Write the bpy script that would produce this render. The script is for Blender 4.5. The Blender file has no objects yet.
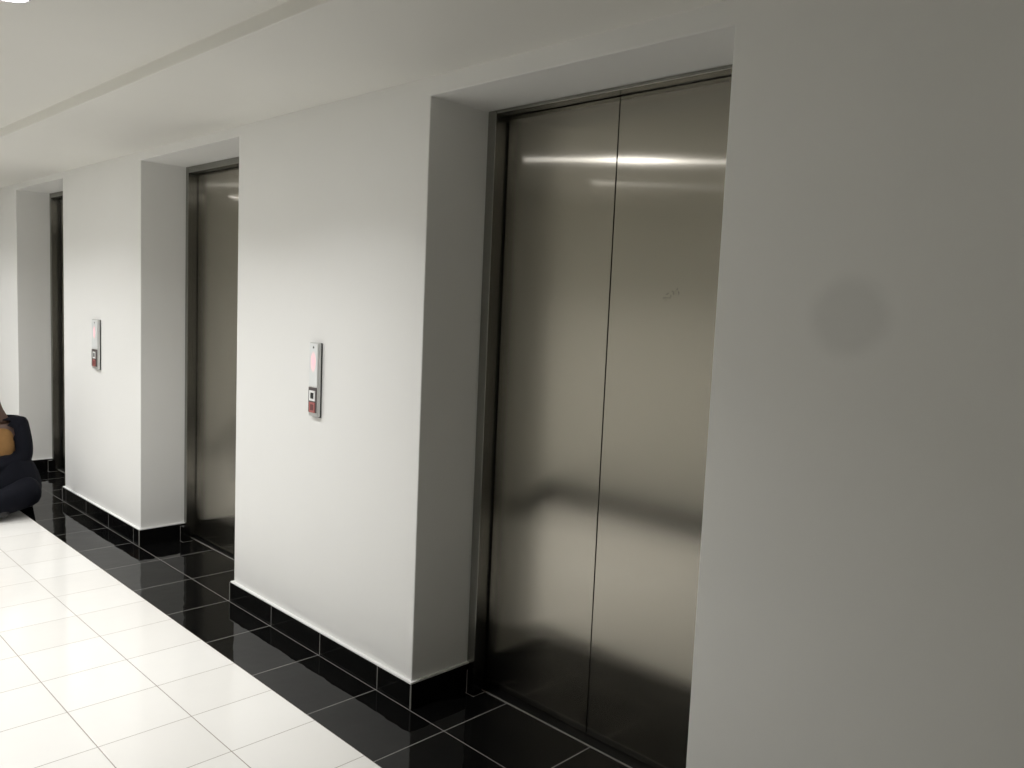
import bpy, bmesh, math, random
from mathutils import Vector, Matrix
random.seed(4)
S = bpy.context.scene
COL = S.collection

# ------------------------------------------------------------------ helpers
def link(o):
    COL.objects.link(o)
    return o

def mesh_obj(name, bm, mats, parent=None, smooth=False, bevel=0.0, seg=2):
    bmesh.ops.recalc_face_normals(bm, faces=bm.faces)
    me = bpy.data.meshes.new(name)
    bm.to_mesh(me); bm.free()
    for m in (mats if isinstance(mats, (list, tuple)) else [mats]):
        me.materials.append(m)
    if smooth:
        for p in me.polygons: p.use_smooth = True
    o = link(bpy.data.objects.new(name, me))
    if parent is not None: o.parent = parent
    if bevel:
        b = o.modifiers.new('bevel', 'BEVEL'); b.width = bevel; b.segments = seg
        b.limit_method = 'ANGLE'; b.angle_limit = math.radians(40)
    return o

def box(bm, x0, x1, y0, y1, z0, z1, mi=0):
    v = [bm.verts.new(p) for p in ((x0,y0,z0),(x1,y0,z0),(x1,y1,z0),(x0,y1,z0),
                                   (x0,y0,z1),(x1,y0,z1),(x1,y1,z1),(x0,y1,z1))]
    for f in ((0,3,2,1),(4,5,6,7),(0,1,5,4),(1,2,6,5),(2,3,7,6),(3,0,4,7)):
        bm.faces.new([v[i] for i in f]).material_index = mi

def prism(bm, pts, axis, a, b):
    """extrude a closed outline; axis 'y': pts are (x,z); axis 'z': pts are (x,y); axis 'x': pts are (y,z)"""
    def P(p, t):
        return {'y': (p[0], t, p[1]), 'z': (p[0], p[1], t), 'x': (t, p[0], p[1])}[axis]
    lo = [bm.verts.new(P(p, a)) for p in pts]; hi = [bm.verts.new(P(p, b)) for p in pts]
    bm.faces.new(lo); bm.faces.new(list(reversed(hi)))
    n = len(pts)
    for i in range(n):
        j = (i+1) % n
        bm.faces.new((lo[i], hi[i], hi[j], lo[j]))

def boxes(name, lst, mats, parent=None, bevel=0.0):
    bm = bmesh.new()
    for b in lst: box(bm, *b)
    return mesh_obj(name, bm, mats, parent, bevel=bevel)

def structure(o):
    o['kind'] = 'structure'
    return o

def thing(name, label, cat, loc, group=None):
    o = link(bpy.data.objects.new(name, None))
    o.empty_display_size = .1
    o.location = loc
    o['label'] = label; o['category'] = cat
    if group: o['group'] = group
    return o

# ------------------------------------------------------------------ materials
def mat(name, color, rough=.5, metal=0.0, **kw):
    m = bpy.data.materials.new(name); m.use_nodes = True
    b = m.node_tree.nodes['Principled BSDF']
    b.inputs['Base Color'].default_value = (*color, 1)
    b.inputs['Roughness'].default_value = rough
    b.inputs['Metallic'].default_value = metal
    for k, v in kw.items(): b.inputs[k].default_value = v
    return m

class NT:
    def __init__(s, m): s.t = m.node_tree; s.b = m.node_tree.nodes['Principled BSDF']
    def n(s, t, **kw):
        x = s.t.nodes.new(t)
        for k, v in kw.items(): setattr(x, k, v)
        return x
    def l(s, a, b): s.t.links.new(a, b)
    def val(s, sock, v):
        if hasattr(v, 'is_output'): s.l(v, sock)
        else: sock.default_value = v
    def math(s, op, a, b=None, c=None):
        x = s.n('ShaderNodeMath', operation=op)
        s.val(x.inputs[0], a)
        if b is not None: s.val(x.inputs[1], b)
        if c is not None: s.val(x.inputs[2], c)
        return x.outputs[0]
    def mix(s, f, a, b):
        x = s.n('ShaderNodeMix', data_type='RGBA')
        s.val(x.inputs['Factor'], f)
        for sock, v in ((x.inputs[6], a), (x.inputs[7], b)):
            if hasattr(v, 'is_output'): s.l(v, sock)
            else: sock.default_value = (*v, 1)
        return x.outputs[2]
    def xyz(s):
        tc = s.n('ShaderNodeTexCoord'); sp = s.n('ShaderNodeSeparateXYZ')
        s.l(tc.outputs['Object'], sp.inputs[0])
        return tc.outputs['Object'], sp.outputs[0], sp.outputs[1], sp.outputs[2]
    def noise(s, vec, scale, detail=2):
        x = s.n('ShaderNodeTexNoise'); s.l(vec, x.inputs['Vector'])
        x.inputs['Scale'].default_value = scale; x.inputs['Detail'].default_value = detail
        return x.outputs['Fac']
    def bump(s, h, strength, dist):
        x = s.n('ShaderNodeBump'); x.inputs['Strength'].default_value = strength
        x.inputs['Distance'].default_value = dist
        s.l(h, x.inputs['Height']); s.l(x.outputs[0], s.b.inputs['Normal'])
    def line(s, c, origin, pitch, half):
        """1 within half of a multiple of pitch"""
        a = s.math('SUBTRACT', c, origin)
        a = s.math('PINGPONG', a, pitch/2)          # 0 on the joint
        return s.math('LESS_THAN', a, half)

# painted plaster; one round dull stain on the near wall
def paint(name, col, stain=False):
    m = mat(name, col, .55)
    n = NT(m); v, x, y, z = n.xyz()
    f = n.noise(v, 1.3, 3)
    c = n.mix(f, tuple(k*.965 for k in col), tuple(min(1, k*1.03) for k in col))
    if stain:
        dx = n.math('SUBTRACT', x, 1.275); dz = n.math('SUBTRACT', z, 1.478)
        d = n.math('SQRT', n.math('ADD', n.math('MULTIPLY', dx, dx), n.math('MULTIPLY', dz, dz)))
        d = n.math('ADD', d, n.math('MULTIPLY', n.math('SUBTRACT', n.noise(v, 14, 2), .5), .02))
        mr = n.n('ShaderNodeMapRange', interpolation_type='SMOOTHSTEP')
        n.l(d, mr.inputs[0]); mr.inputs[1].default_value = .112; mr.inputs[2].default_value = .055
        mr.inputs[3].default_value = 0; mr.inputs[4].default_value = .13
        c = n.mix(mr.outputs[0], c, (.10, .10, .095))
    n.l(c, n.b.inputs['Base Color'])
    n.bump(n.noise(v, 260, 2), .08, .001)
    return m

WALL = paint('white_wall_paint', (.80, .80, .785), stain=True)
FAR = paint('white_wall_paint_opposite', (.75, .74, .69))
CEIL = paint('ceiling_paint', (.80, .79, .75))
TRIMW = mat('white_sealant', (.86, .86, .85), .4)

A = .40                      # black tile pitch
W = .298; V = .3075; O = -.0496   # white tile pitch and origin
YB = -.3148                  # black strip edge on the lift side
YB2 = YB - 6*V               # black strip edge on the far side
YW2 = YB2 - .315             # far wall

def floor_material():
    m = mat('polished_floor_tile', (.8, .8, .8), .06)
    n = NT(m); v, x, y, z = n.xyz()
    inb = n.math('MULTIPLY', n.math('LESS_THAN', y, YB), n.math('GREATER_THAN', y, YB2))   # white zone
    # white joints
    wl = n.math('MAXIMUM', n.line(x, O, W, .0015), n.line(y, YB, V, .0017))
    # black joints: across, along the wall face and at the far side
    by = n.math('LESS_THAN', n.math('ABSOLUTE', n.math('SUBTRACT', y, -.0205)), .0017)
    by2 = n.math('LESS_THAN', n.math('ABSOLUTE', n.math('SUBTRACT', y, YW2+.0205)), .0022)
    bl = n.math('MAXIMUM', n.line(x, 0, A, .0020), n.math('MAXIMUM', by, by2))
    # tile to tile tone
    tv = n.n('ShaderNodeCombineXYZ')
    n.l(n.math('FLOOR', n.math('DIVIDE', n.math('SUBTRACT', x, O), W)), tv.inputs[0])
    n.l(n.math('FLOOR', n.math('DIVIDE', n.math('SUBTRACT', y, YB), V)), tv.inputs[1])
    wn = n.n('ShaderNodeTexWhiteNoise', noise_dimensions='2D'); n.l(tv.outputs[0], wn.inputs['Vector'])
    white = n.mix(wn.outputs['Value'], (.83, .815, .78), (.87, .86, .83))
    white = n.mix(wl, white, (.32, .29, .25))
    sp = n.math('GREATER_THAN', n.noise(v, 420, 2), .66)
    black = n.mix(sp, (.0035, .0035, .0035), (.007, .007, .007))
    black = n.mix(bl, black, (.21, .205, .195))
    n.l(n.mix(inb, black, white), n.b.inputs['Base Color'])
    g = n.math('MAXIMUM', n.math('MULTIPLY', inb, wl), n.math('MULTIPLY', n.math('SUBTRACT', 1, inb), bl))
    n.l(n.math('ADD', n.math('MULTIPLY', inb, .26), .22), n.b.inputs['Specular IOR Level'])
    r = n.math('ADD', n.math('MULTIPLY', inb, .07), .03)
    n.l(n.math('ADD', r, n.math('MULTIPLY', g, .5)), n.b.inputs['Roughness'])
    h = n.math('SUBTRACT', n.math('MULTIPLY', n.noise(v, 7, 2), 1.0), n.math('MULTIPLY', g, .25))
    n.bump(h, .32, .004)
    return m
FLOOR = floor_material()

def skirting_material():
    m = mat('black_skirting_tile', (.0045, .0045, .0045), .10); m.node_tree.nodes['Principled BSDF'].inputs['Specular IOR Level'].default_value = .18
    n = NT(m); v, x, y, z = n.xyz()
    front = n.math('LESS_THAN', y, .0)
    j = n.math('MULTIPLY', n.line(x, 0, A, .0020), front)
    n.l(n.mix(j, (.0045, .0045, .0045), (.24, .235, .225)), n.b.inputs['Base Color'])
    n.bump(n.noise(v, 8, 1), .1, .004)
    return m
SKIRT = skirting_material()
GROUT = mat('grey_grout', (.25, .245, .23), .7)

def steel(name, col, ax, ay, wide, scratches=False):
    """upright brushed steel: ax = spread across the grain, ay = along it, wide = share of a much wider lobe"""
    m = bpy.data.materials.new(name); m.use_nodes = True
    n = NT(m); v, x, y, z = n.xyz()
    n.t.nodes.remove(n.b)
    outp = n.t.nodes['Material Output']
    tg = n.n('ShaderNodeTangent', direction_type='RADIAL', axis='Z')
    mp = n.n('ShaderNodeMapping'); n.l(v, mp.inputs[0])
    mp.inputs['Scale'].default_value = (900, 900, 6)
    f = n.noise(mp.outputs[0], 1.0, 2)
    c = n.mix(f, tuple(k*.93 for k in col), tuple(min(1, k*1.07) for k in col))
    if scratches:
        d1 = n.math('ABSOLUTE', n.math('SUBTRACT', n.math('ADD', n.math('MULTIPLY', x, .46), 1.4235), z))
        box_ = n.math('MULTIPLY', n.math('LESS_THAN', n.math('ABSOLUTE', n.math('SUBTRACT', x, SCX)), .03),
                      n.math('LESS_THAN', d1, .012))
        sc = n.math('MULTIPLY', box_, n.math('GREATER_THAN', n.noise(v, 160, 2), .56))
        c = n.mix(n.math('MULTIPLY', sc, .5), c, (.10, .10, .09))
    def lobe(ax, ay):
        g = n.n('ShaderNodeBsdfAnisotropic', distribution='GGX')
        n.l(c, g.inputs['Color'])
        g.inputs['Roughness'].default_value = math.sqrt(math.sqrt(ax*ay))
        g.inputs['Anisotropy'].default_value = -(1-math.sqrt(ay/ax))*ASIGN
        n.l(tg.outputs[0], g.inputs['Tangent'])
        return g.outputs[0]
    mx = n.n('ShaderNodeMixShader'); mx.inputs[0].default_value = wide
    n.l(lobe(ax, ay), mx.inputs[1]); n.l(lobe(.22, .0045), mx.inputs[2])
    n.l(mx.outputs[0], outp.inputs['Surface'])
    return m
ASIGN = 1; SCX = .22
DOOR = steel('brushed_steel_door', (.385, .365, .32), .06, .007, .50, True)
FRAME = steel('brushed_steel_frame', (.33, .325, .305), .06, .009, .45)
DARK = mat('dark_shaft', (.012, .012, .012), .9)
SILL = mat('dark_sill', (.004, .004, .004), .5); SILL.node_tree.nodes['Principled BSDF'].inputs['Specular IOR Level'].default_value = .1
ALU = mat('satin_aluminium', (.62, .63, .62), .35, .6)
GASKET = mat('dark_rubber', (.03, .03, .03), .6)
SCREEN = mat('milky_display_glass', (.78, .80, .80), .12)
MODULE = mat('dark_button_module', (.10, .085, .085), .3)
RING = mat('white_button_ring', (.85, .85, .85), .35)
KEY = mat('black_button', (.015, .015, .015), .3)
REDK = mat('red_button', (.42, .13, .12), .35)
MARK = mat('dark_print', (.05, .05, .05), .5)

def glow_material():
    m = mat('red_display_glow', (.85, .5, .52), .2)
    n = NT(m); v, x, y, z = n.xyz()
    d = n.math('SQRT', n.math('ADD', n.math('POWER', n.math('DIVIDE', x, .024), 2), n.math('POWER', n.math('DIVIDE', z, .050), 2)))
    mr = n.n('ShaderNodeMapRange', interpolation_type='SMOOTHSTEP')
    n.l(d, mr.inputs[0]); mr.inputs[1].default_value = 1.0; mr.inputs[2].default_value = 0.0
    mr.inputs[3].default_value = 0.0; mr.inputs[4].default_value = 1.0
    n.l(n.mix(mr.outputs[0], (.78, .80, .80), (.8, .45, .47)), n.b.inputs['Base Color'])
    n.b.inputs['Emission Color'].default_value = (1, .30, .36, 1)
    n.l(n.math('MULTIPLY', mr.outputs[0], GLOW), n.b.inputs['Emission Strength'])
    return m
GLOW = .9
LEDRED = glow_material()

def emitter(name, col, strength):
    m = mat(name, (.9, .9, .9), .4)
    b = m.node_tree.nodes['Principled BSDF']
    b.inputs['Emission Color'].default_value = (*col, 1)
    b.inputs['Emission Strength'].default_value = strength
    return m
LAMP = emitter('lit_lamp_lens', (1.0, .995, .995), 110.0)
LAMPRING = mat('white_lamp_ring', (.85, .85, .84), .35)

# ------------------------------------------------------------------ room shell
HC = 2.2307; HU = 2.277
HSL = [2.1695, 2.186, 2.190]                                       # opening heights
X0, X1 = -10.0, 4.6
LIFTS = [(-.2102, .9412), (-2.7299, -1.5818), (-5.16, -4.0616)]   # openings
YF = [.27, .254, .232]; YD = [.329, .310, .29]                        # frame face, door face
RET = .52
TOP = 2.5
# lift wall with its three deep openings, one outline pushed back
out = [(X0, 0)]
for (a, b), hs in sorted(zip(LIFTS, HSL)):
    out += [(a, 0), (a, hs), (b, hs), (b, 0)]
out += [(X1, 0), (X1, TOP), (X0, TOP)]
bm = bmesh.new(); prism(bm, out, 'y', 0.0, RET)
structure(mesh_obj('wall_right', bm, WALL, bevel=.004))
bm = bmesh.new(); box(bm, X0, X1, RET, RET+.05, -.05, TOP)
structure(mesh_obj('wall_shaft', bm, DARK))
bm = bmesh.new(); box(bm, X0, X1, YW2-.1, YW2, 0, TOP)
structure(mesh_obj('wall_left', bm, FAR))
bm = bmesh.new(); box(bm, X0-.1, X0, YW2, RET, 0, TOP)
structure(mesh_obj('wall_far_end', bm, FAR))
bm = bmesh.new(); box(bm, X1, X1+.1, YW2, RET, 0, TOP)
structure(mesh_obj('wall_near_end', bm, FAR))
bm = bmesh.new(); box(bm, X0-.1, X1+.1, YW2-.1, RET+.05, -.08, 0)
structure(mesh_obj('floor', bm, FLOOR))
# ceiling with the lower strip along the lift wall, one folded profile
YK = -.617
bm = bmesh.new()
prism(bm, [(0, HC), (YK, HC), (YK, HU), (YW2, HU), (YW2, TOP), (0, TOP)], 'x', X0, X1)
structure(mesh_obj('ceiling', bm, CEIL, bevel=.003))

# black skirting tiles round every pier, a white sealant bead on top
SK = .014; SZ = .0905
edges = []
xs = [X0] + [c for ab in sorted(LIFTS) for c in ab] + [X1]
yr = {LIFTS[i][0]: YF[i] for i in range(3)}; yr.update({LIFTS[i][1]: YF[i] for i in range(3)})
def pier_outline(a, b, t, first, last):
    p = [(a, 0)] if first else [(a, yr[a]), (a-t, yr[a]), (a-t, -t)]
    if first: p = [(a, 0), (a, -t)]
    p += [(b, -t), (b, 0)] if last else [(b+t, -t), (b+t, yr[b]), (b, yr[b]), (b, 0)]
    if not first: p += [(a, 0)]
    return p
bm = bmesh.new(); bt = bmesh.new(); bg = bmesh.new()
for k in range(0, len(xs), 2):
    a, b = xs[k], xs[k+1]
    prism(bm, pier_outline(a, b, SK, k == 0, k == len(xs)-2), 'z', 0, SZ)
    prism(bt, pier_outline(a, b, SK*.85, k == 0, k == len(xs)-2), 'z', SZ, SZ+.006)
structure(mesh_obj('baseboard_right', bm, SKIRT))
structure(mesh_obj('trim_1', bt, TRIMW))
for c in xs[1:-1]:                       # upright corner joints of the skirting
    s = 1 if c in [l[1] for l in LIFTS] else -1
    c0 = c - SK*0
    side = 1 if c in [l[0] for l in LIFTS] else -1
    xx = c + side*SK
    box(bg, xx-.0022, xx+.0022, -SK-.0012, -SK+.003, 0, SZ)
structure(mesh_obj('trim_2', bg, GROUT))
bm = bmesh.new(); bg = bmesh.new()      # black tile feet wrapping the foot of each door frame, with their floor joints
for (a, b), yf in zip(LIFTS, YF):
    for s, c in ((1, a), (-1, b)):
        x0, x1 = sorted((c+s*.052, c+s*.090)); y0 = yf-.043
        box(bm, x0, x1, y0, yf-.0005, 0, SZ)
        xa = c+s*.090
        box(bg, *sorted((xa, xa+s*.0035)), y0-.0035, yf+.012, 0, .0004)
        box(bg, *sorted((c+s*.048, xa)), y0-.0035, y0, 0, .0004)
        box(bg, *sorted((c+s*.0505, c+s*.053)), y0-.001, y0+.002, 0, SZ)
structure(mesh_obj('baseboard_feet', bm, SKIRT, bevel=.0008))
structure(mesh_obj('trim_3', bg, GROUT))
bm = bmesh.new(); box(bm, X0, X1, YW2, YW2+SK, 0, SZ)
structure(mesh_obj('baseboard_left', bm, SKIRT))

# ------------------------------------------------------------------ lift doors
def lift(i, label):
    a, b = LIFTS[i]; yf, yd = YF[i], YD[i]
    t = thing('elevator_door', label, 'elevator door', ((a+b)/2, yd, 0), 'elevator doors along the corridor wall')
    def part(name, lst, m, bevel=0.0, par=None):
        L = [(p[0]-t.location.x, p[1]-t.location.x, p[2]-yd, p[3]-yd, p[4], p[5]) for p in lst]
        return boxes(name, L, m, par or t, bevel)
    jw = .043 if i == 0 else .034; HS = HSL[i]; g = .0035
    e = .0015
    part('door_jamb', [(a+e, a+jw, yf, yd+.05, 0.001, HS-e)], FRAME, .0015)
    part('door_jamb', [(b-jw-.04, b-e, yf, yd+.05, 0.001, HS-e)], FRAME, .0015)
    hz = HS-(.013, .036, .036)[i]
    part('door_header', [(a+jw+.0005, b-jw-.0405, yf+.001, yd+.05, hz, HS-e),], FRAME, .0015)
    l, r = a+jw, b-jw-.04
    # shadow gap at both jambs, meeting line in the middle
    mid = l + (r-l)*.5
    gap = .010 if i < 2 else .055
    for q0, q1 in ((l+gap, mid-g*.6), (mid+g*.6, r-gap)):
        part('door_panel', [(q0, q1, yd, yd+.028, .008, hz-.003)], DOOR, .001)
    part('door_sill', [(l+.001, r-.001, .288 if i == 0 else yd-.022, yd+.04, .0005, .006)], SILL, .001)
    part('sill_edge', [(l-.002, r+.002, .2838 if i == 0 else yd-.0258, .2875 if i == 0 else yd-.0225, .0003, .004)], GROUT)
    # black tile foot wrapping the frame
    for s, c in ((1, a), (-1, b)):
        x0, x1 = (c+.001*s, c+s*.083)
        x0, x1 = min(x0, x1), max(x0, x1)
    return t
lift(0, 'large brushed steel lift door nearest the camera, both panels and their meeting line in full view')
lift(1, 'narrow view of a steel lift door between the two call panels, partly hidden by the white pier')
lift(2, 'farthest steel lift door, only a dark sliver of its jamb visible at the far left')

# ------------------------------------------------------------------ call panels
def call_panel(x, z0, z1, label, wid):
    t = thing('call_panel', label, 'call panel', (x, 0, z0), 'lift call panels on the white piers')
    h = z1-z0; w = wid/2
    boxes('wall_gasket', [(-w+.001, w-.001, -.006, -.0003, -.008, h-.001)], GASKET, t, .002)
    bm = bmesh.new(); box(bm, -w, w, -.021, -.006, -.004, h)
    mesh_obj('housing', bm, ALU, t, bevel=.004, seg=3)
    zs = h*.40
    boxes('display_glass', [(-w+.003, w-.004, -.0225, -.0205, zs, h-.004)], SCREEN, t, .0008)
    # red lit readout behind the glass
    bm = bmesh.new(); box(bm, -.024, .024, -.0006, .0006, -.055, .055)
    o = mesh_obj('display_readout', bm, LEDRED, t); o.location = (0, -.0227, zs+.56*(h-zs))
    o['label'] = 'red glowing readout'
    # small printed pictogram at the top
    bm = bmesh.new()
    prism(bm, [(-.004, h-.030), (.004, h-.030), (.004, h-.022), (.0065, h-.022), (0, h-.013), (-.0065, h-.022), (-.004, h-.022)], 'y', -.0232, -.0222)
    mesh_obj('printed_arrow', bm, MARK, t)
    boxes('button_plate', [(-w+.002, w-.005, -.0235, -.0205, .012, zs-.004)], MODULE, t, .0012)
    def button(zc, ringm, keym, s):
        bm = bmesh.new()
        o_, i_ = s, s*.60
        for q in ((-o_, o_, zc-o_, zc-i_), (-o_, o_, zc+i_, zc+o_), (-o_, -i_, zc-i_, zc+i_), (i_, o_, zc-i_, zc+i_)):
            box(bm, q[0], q[1], -.0265, -.0233, q[2], q[3])
        b = mesh_obj('call_button', bm, ringm, t)
        k = boxes('button_key', [(-i_+.0005, i_-.0005, -.0258, -.0233, zc-i_+.0005, zc+i_-.0005)], keym, b, .001)
        return b
    up = button(zs*.68, RING, KEY, .021); up['label'] = 'square button with white rim'
    dn = button(zs*.28, REDK, mat('dark_red_key', (.16, .05, .05), .35), .021); dn['label'] = 'dull red square button'
    return t
call_panel(-.8785, .990, 1.288, 'slim steel lift call panel on the wide white pier beside the nearest lift', .068)
call_panel(-3.405, .972, 1.276, 'slim steel lift call panel on the far white pier between the two distant lifts', .104)

# ------------------------------------------------------------------ downlights
YL = -1.15; BEAM = 12.0; SPREAD = 134
def downlight(x, y, label, r=.05):
    t = thing('recessed_downlight', label, 'downlight', (x, y, HU), 'recessed downlights in the corridor ceiling')
    bm = bmesh.new()
    n = 40
    prof = [(r+.012, -.0002), (r+.012, -.003), (r+.004, -.006), (r, -.004), (r, -.0002)]
    rings = [[bm.verts.new((R*math.cos(2*math.pi*k/n), R*math.sin(2*math.pi*k/n), z)) for k in range(n)] for R, z in prof]
    for q in range(len(rings)):
        A_, B_ = rings[q], rings[(q+1) % len(rings)]
        for k in range(n):
            bm.faces.new((A_[k], A_[(k+1) % n], B_[(k+1) % n], B_[k]))
    mesh_obj('lamp_ring', bm, LAMPRING, t, True)
    bm = bmesh.new()
    lo = [bm.verts.new((r*.985*math.cos(2*math.pi*k/n), r*.985*math.sin(2*math.pi*k/n), -.0030)) for k in range(n)]
    hi = [bm.verts.new((v.co.x, v.co.y, -.0003)) for v in lo]
    bm.faces.new(lo); bm.faces.new(list(reversed(hi)))
    for k in range(n): bm.faces.new((lo[k], hi[k], hi[(k+1) % n], lo[(k+1) % n]))
    mesh_obj('lamp_lens', bm, LAMP, t)
    ld = bpy.data.lights.new('downlight_beam', 'AREA'); ld.shape = 'DISK'; ld.size = r*1.9
    ld.energy = BEAM; ld.color = (1.0, .995, .995); ld.spread = math.radians(SPREAD)
    lo_ = link(bpy.data.objects.new('downlight_beam', ld)); lo_.parent = t; lo_.location = (0, 0, -.0065)
    return t
for k, lx in enumerate((-.675, -1.82, -3.22, -4.35, -5.55)):
    downlight(lx, YL, 'lit round downlight at the top left corner, nearest of the corridor ceiling lights' if k == 0
              else 'lit round downlight farther along the corridor ceiling, outside the picture')

# ------------------------------------------------------------------ person at the far left
def skin_obj(name, pts, links, m, parent=None, sub=2, root=0, keep=None):
    me = bpy.data.meshes.new(name)
    me.from_pydata([p[0] for p in pts], links, [])
    o = link(bpy.data.objects.new(name, me))
    sk = o.modifiers.new('skin', 'SKIN'); sk.use_smooth_shade = True
    ss = o.modifiers.new('sub', 'SUBSURF'); ss.levels = sub; ss.render_levels = sub
    if not me.skin_vertices: me.attributes.new('skin', 'FLOAT', 'POINT')
    for k, p in enumerate(pts):
        r = p[1] if isinstance(p[1], tuple) else (p[1], p[1])
        me.skin_vertices[0].data[k].radius = r
        me.skin_vertices[0].data[k].use_root = (k == root)
    dg = bpy.context.evaluated_depsgraph_get(); dg.update()
    ev = o.evaluated_get(dg)
    nm = bpy.data.meshes.new_from_object(ev)
    o.modifiers.clear()
    if keep:
        bm = bmesh.new(); bm.from_mesh(nm)
        dead = [f for f in bm.faces if not keep(f.calc_center_median())]
        bmesh.ops.delete(bm, geom=dead, context='FACES')
        bm.to_mesh(nm); bm.free()
    o.data = nm
    bpy.data.meshes.remove(me)
    nm.name = name
    nm.materials.clear(); nm.materials.append(m)
    for p in nm.polygons: p.use_smooth = True
    if parent is not None: o.parent = parent
    return o

def cloth(name, col):
    m = mat(name, col, .85); m.node_tree.nodes['Principled BSDF'].inputs['Specular IOR Level'].default_value = .15
    n = NT(m); v, x, y, z = n.xyz()
    n.l(n.mix(n.noise(v, 18, 3), tuple(k*.75 for k in col), tuple(k*1.25 for k in col)), n.b.inputs['Base Color'])
    n.bump(n.noise(v, 24, 3), .35, .01)
    return m
SKIN = mat('brown_skin', (.085, .045, .03), .5)
NAVY = cloth('navy_cloth', (.0035, .004, .0075))
TAN = cloth('tan_cloth', (.22, .12, .045))
HAIR = mat('dark_hair', (.008, .007, .006), .6)
SHOE = mat('dark_shoe', (.012, .011, .011), .5)

def person():
    # local frame: -Y is the way the person faces, +X is right in the photograph
    P = [((.03, .06, .15), (.14, .11)),      # 0 pelvis
         ((.04, .06, .31), (.13, .095)),     # 1
         ((.05, .04, .46), (.135, .09)),     # 2 chest
         ((.05, .03, .575), (.06, .05)),     # 3 neck base
         ((.015, .015, .640), .052),          # 4 neck
         ((-.040, -.020, .735), (.090, .098)),  # 5 jaw
         ((-.060, .0, .815), (.098, .112)),  # 6 head
         ((-.070, .012, .885), (.082, .095)),   # 7 crown
         # right-hand arm in the picture
         ((.150, .03, .545), .052), ((.165, -.03, .34), .040), ((-.09, -.19, .30), .027), ((-.145, -.205, .295), (.036, .020)),
         # other arm
         ((-.07, .03, .545), .052), ((-.19, -.06, .38), .040), ((-.17, -.25, .28), .027), ((-.16, -.30, .265), (.036, .020)),
         # legs
         ((.11, .0, .13), .085), ((.20, -.21, .17), .065), ((-.07, -.24, .075), .042), ((-.16, -.23, .06), .036),
         ((-.06, .0, .13), .085), ((-.26, -.18, .17), .065), ((-.12, -.22, .075), .042), ((-.05, -.24, .06), .036)]
    L = [(0,1),(1,2),(2,3),(3,4),(4,5),(5,6),(6,7),(2,8),(8,9),(9,10),(10,11),(2,12),(12,13),(13,14),(14,15),
         (0,16),(16,17),(17,18),(18,19),(0,20),(20,21),(21,22),(22,23)]
    def fingers(root, d, up, side):
        d = Vector(d).normalized(); up = Vector(up).normalized(); s = d.cross(up).normalized()*side
        base = Vector(P[root][0])
        for off, ln in ((-.030, .060), (-.010, .072), (.010, .068), (.028, .052)):
            a = base + d*.035 + s*off
            b = a + d*ln*.55 - up*.006; c = b + d*ln*.35 - up*.022
            i = len(P); P.extend([(tuple(a), .0095), (tuple(b), .0085), (tuple(c), .007)])
            L.extend([(root, i), (i, i+1), (i+1, i+2)])
        a = base + s*-.038 + d*.005; b = a - s*.016 + d*.032 - up*.008; c = b + d*.026 - up*.010
        i = len(P); P.extend([(tuple(a), .0115), (tuple(b), .010), (tuple(c), .008)])
        L.extend([(root, i), (i, i+1), (i+1, i+2)])
    fingers(11, (-.9, -.35, -.1), (0, -.3, 1), 1)
    fingers(15, (.9, -.35, -.1), (0, -.3, 1), -1)
    root = skin_obj('person', P, L, SKIN)
    root['label'] = 'person in navy jacket and trousers over a tan top, low at the left edge'
    root['category'] = 'person'
    n0 = 24
    def grow(idx, add):
        m = {k: q for q, k in enumerate(idx)}
        pts = []
        for k in idx:
            r = P[k][1]; r = r if isinstance(r, tuple) else (r, r)
            pts.append((P[k][0], (r[0]+add, r[1]+add)))
        return pts, [(m[a], m[b]) for a, b in L if a in m and b in m]
    pts, lk = grow([0, 1, 2, 3], .020)
    skin_obj('shirt', pts, lk, TAN, root)
    pts, lk = grow([1, 2, 3, 8, 9, 10, 12, 13, 14], .026)
    pts[0] = ((.05, .06, .30), (.155, .12)); pts[2] = ((.05, .05, .575), (.07, .05))
    pts[3] = ((.155, .03, .545), .078); pts[4] = ((.162, -.03, .34), .066); pts[5] = ((-.05, -.175, .30), .050)
    def open_front(c):                      # jacket hangs open down the front
        return not (c.y < .02 and abs(c.x - .03 + (.58-c.z)*.10) < .030 + .10*max(0, min(1, (.64-c.z)/.25)) and c.z > .40 and c.y > -.125)
    jk = skin_obj('jacket', pts, lk, NAVY, root, keep=open_front)
    so = jk.modifiers.new('thickness', 'SOLIDIFY'); so.thickness = .006; so.offset = 1
    # loose trousers and the jacket's hem gathered over the lap
    pts, lk = grow([0, 16, 17, 18, 20, 21, 22], .022)
    pts[2] = ((.205, -.20, .17), .105); pts[5] = ((-.26, -.18, .17), .100)
    pts[3] = ((-.05, -.25, .080), .076); pts[6] = ((-.10, -.215, .08), .072)
    skin_obj('trousers', pts, lk, NAVY, root)
    skin_obj('jacket_hem', [((.05, .05, .35), (.165, .13)), ((.06, -.02, .27), (.20, .18)), ((.075, -.05, .17), (.235, .20)), ((.06, -.04, .07), (.20, .18))],
             [(0, 1), (1, 2), (2, 3)], NAVY, root)
    for k, d in ((19, (-1, -.25, -.05)), (23, (1, -.2, -.05))):
        c = Vector(P[k][0]); d = Vector(d).normalized()
        skin_obj('shoe', [(tuple(c-d*.05), (.046, .044)), (tuple(c+d*.05), (.046, .038)), (tuple(c+d*.14), (.04, .026))],
                 [(0, 1), (1, 2)], SHOE, root)
    hp = [((-.045, .055, .785), (.085, .07)), ((-.064, .025, .845), (.106, .112)), ((-.072, .018, .905), (.085, .098))]
    skin_obj('hair', hp, [(0, 1), (1, 2)], HAIR, root, keep=lambda c: c.y > -.025 or c.z > .872)
    from mathutils.bvhtree import BVHTree
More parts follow.
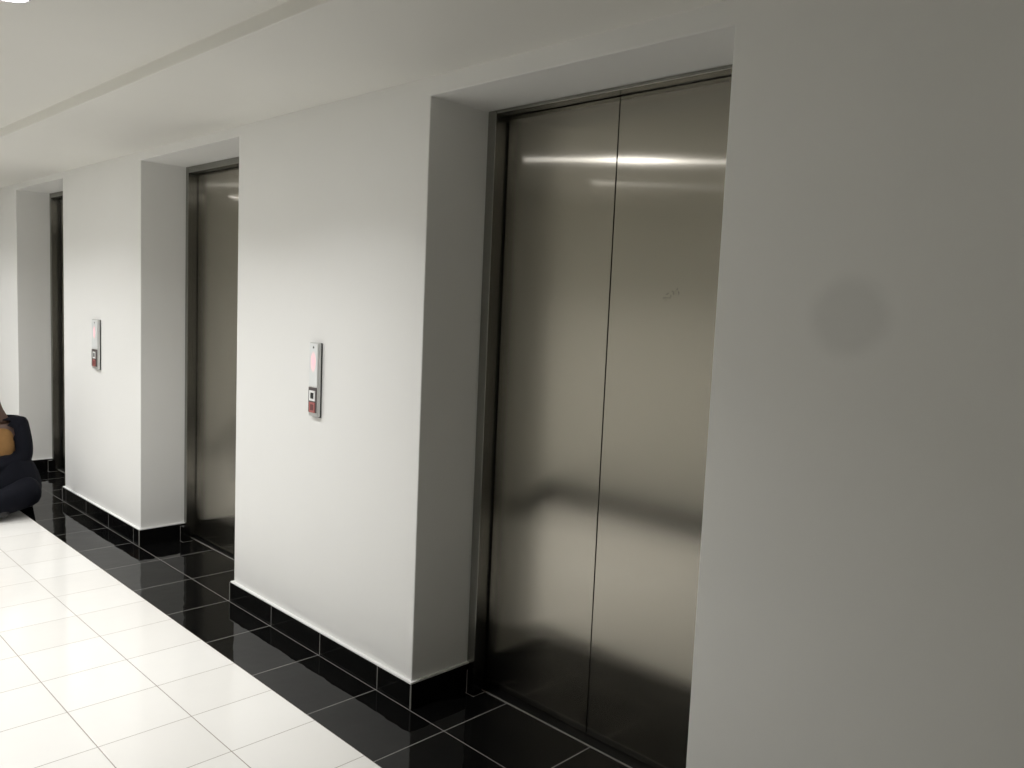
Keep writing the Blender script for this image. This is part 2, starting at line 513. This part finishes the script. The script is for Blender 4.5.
    bm = bmesh.new(); bm.from_mesh(root.data); tree = BVHTree.FromBMesh(bm); bm.free()
    def on_face(x, z):
        h = tree.ray_cast(Vector((x, -1, z)), Vector((0, 1, 0)))[0]
        return h if h else Vector((x, -.08, z))
    white = mat('eye_white', (.45, .43, .40), .25); iris = mat('dark_iris', (.012, .008, .006), .2)
    lip = mat('lips', (.10, .04, .035), .45)
    def ball(name, p, sc, m, par):
        bm = bmesh.new(); bmesh.ops.create_uvsphere(bm, u_segments=16, v_segments=10, radius=1)
        bmesh.ops.scale(bm, vec=sc, verts=bm.verts)
        o = mesh_obj(name, bm, m, par, True); o.location = p
        return o
    for k in (-1, 1):
        p = on_face(-.055+k*.028, .808)
        e = ball('eye', p+Vector((0, .003, 0)), (.011, .006, .0055), white, root)
        ball('iris', (0, -.0035, 0), (.0052, .0032, .0050), iris, e)
        ball('eyebrow', on_face(-.055+k*.030, .826)+Vector((0, .001, 0)), (.017, .003, .003), HAIR, root)
    for k in (-1, 1):
        h = tree.ray_cast(Vector((-.056+k*.5, .01, .795)), Vector((-k, 0, 0)))[0] or Vector((-.056+k*.085, .01, .795))
        ball('ear', h, (.010, .019, .031), SKIN, root)
    ball('nose', on_face(-.052, .782)+Vector((0, .002, -.002)), (.014, .020, .021), SKIN, root)
    ball('lips', on_face(-.048, .742)+Vector((0, .002, 0)), (.020, .005, .007), lip, root)
    return root
pr = person()
pr.location = (-3.96, -.455, 0)
pr.rotation_euler = (0, 0, math.radians(77.3))

# ------------------------------------------------------------------ camera
C = Vector((2.0347886506219033, -1.8191350087073372, 1.4695058053))
fw = Vector((-.699663982717903, .7082179361146133, -.09432744167462388))
rt = Vector((.7078614252867337, .7050405435273273, .04301202824472281))
up = Vector((-.09696656061940012, .036676790320972805, .9946116323336439))
cam = bpy.data.cameras.new('camera')
cam.sensor_fit = 'HORIZONTAL'; cam.sensor_width = 36; cam.lens = 821.287*36/1024
cam.clip_start = .02; cam.clip_end = 100
co = link(bpy.data.objects.new('camera', cam))
M = Matrix((rt, up, -fw)).transposed().to_4x4(); M.translation = C
co.matrix_world = M
S.camera = co

# ------------------------------------------------------------------ world, colour
w = bpy.data.worlds.new('world'); S.world = w; w.use_nodes = True
w.node_tree.nodes['Background'].inputs[0].default_value = (.5, .5, .48, 1)
w.node_tree.nodes['Background'].inputs[1].default_value = 0.0
S.view_settings.view_transform = 'Standard'; S.view_settings.look = 'None'
S.view_settings.gamma = 1; S.view_settings.use_curve_mapping = False
S.view_settings.exposure = 0.0
S.cycles.use_denoising = True
S.cycles.max_bounces = 12; S.cycles.diffuse_bounces = 8; S.cycles.glossy_bounces = 8
S.cycles.caustics_reflective = True
S.cycles.sample_clamp_indirect = 6
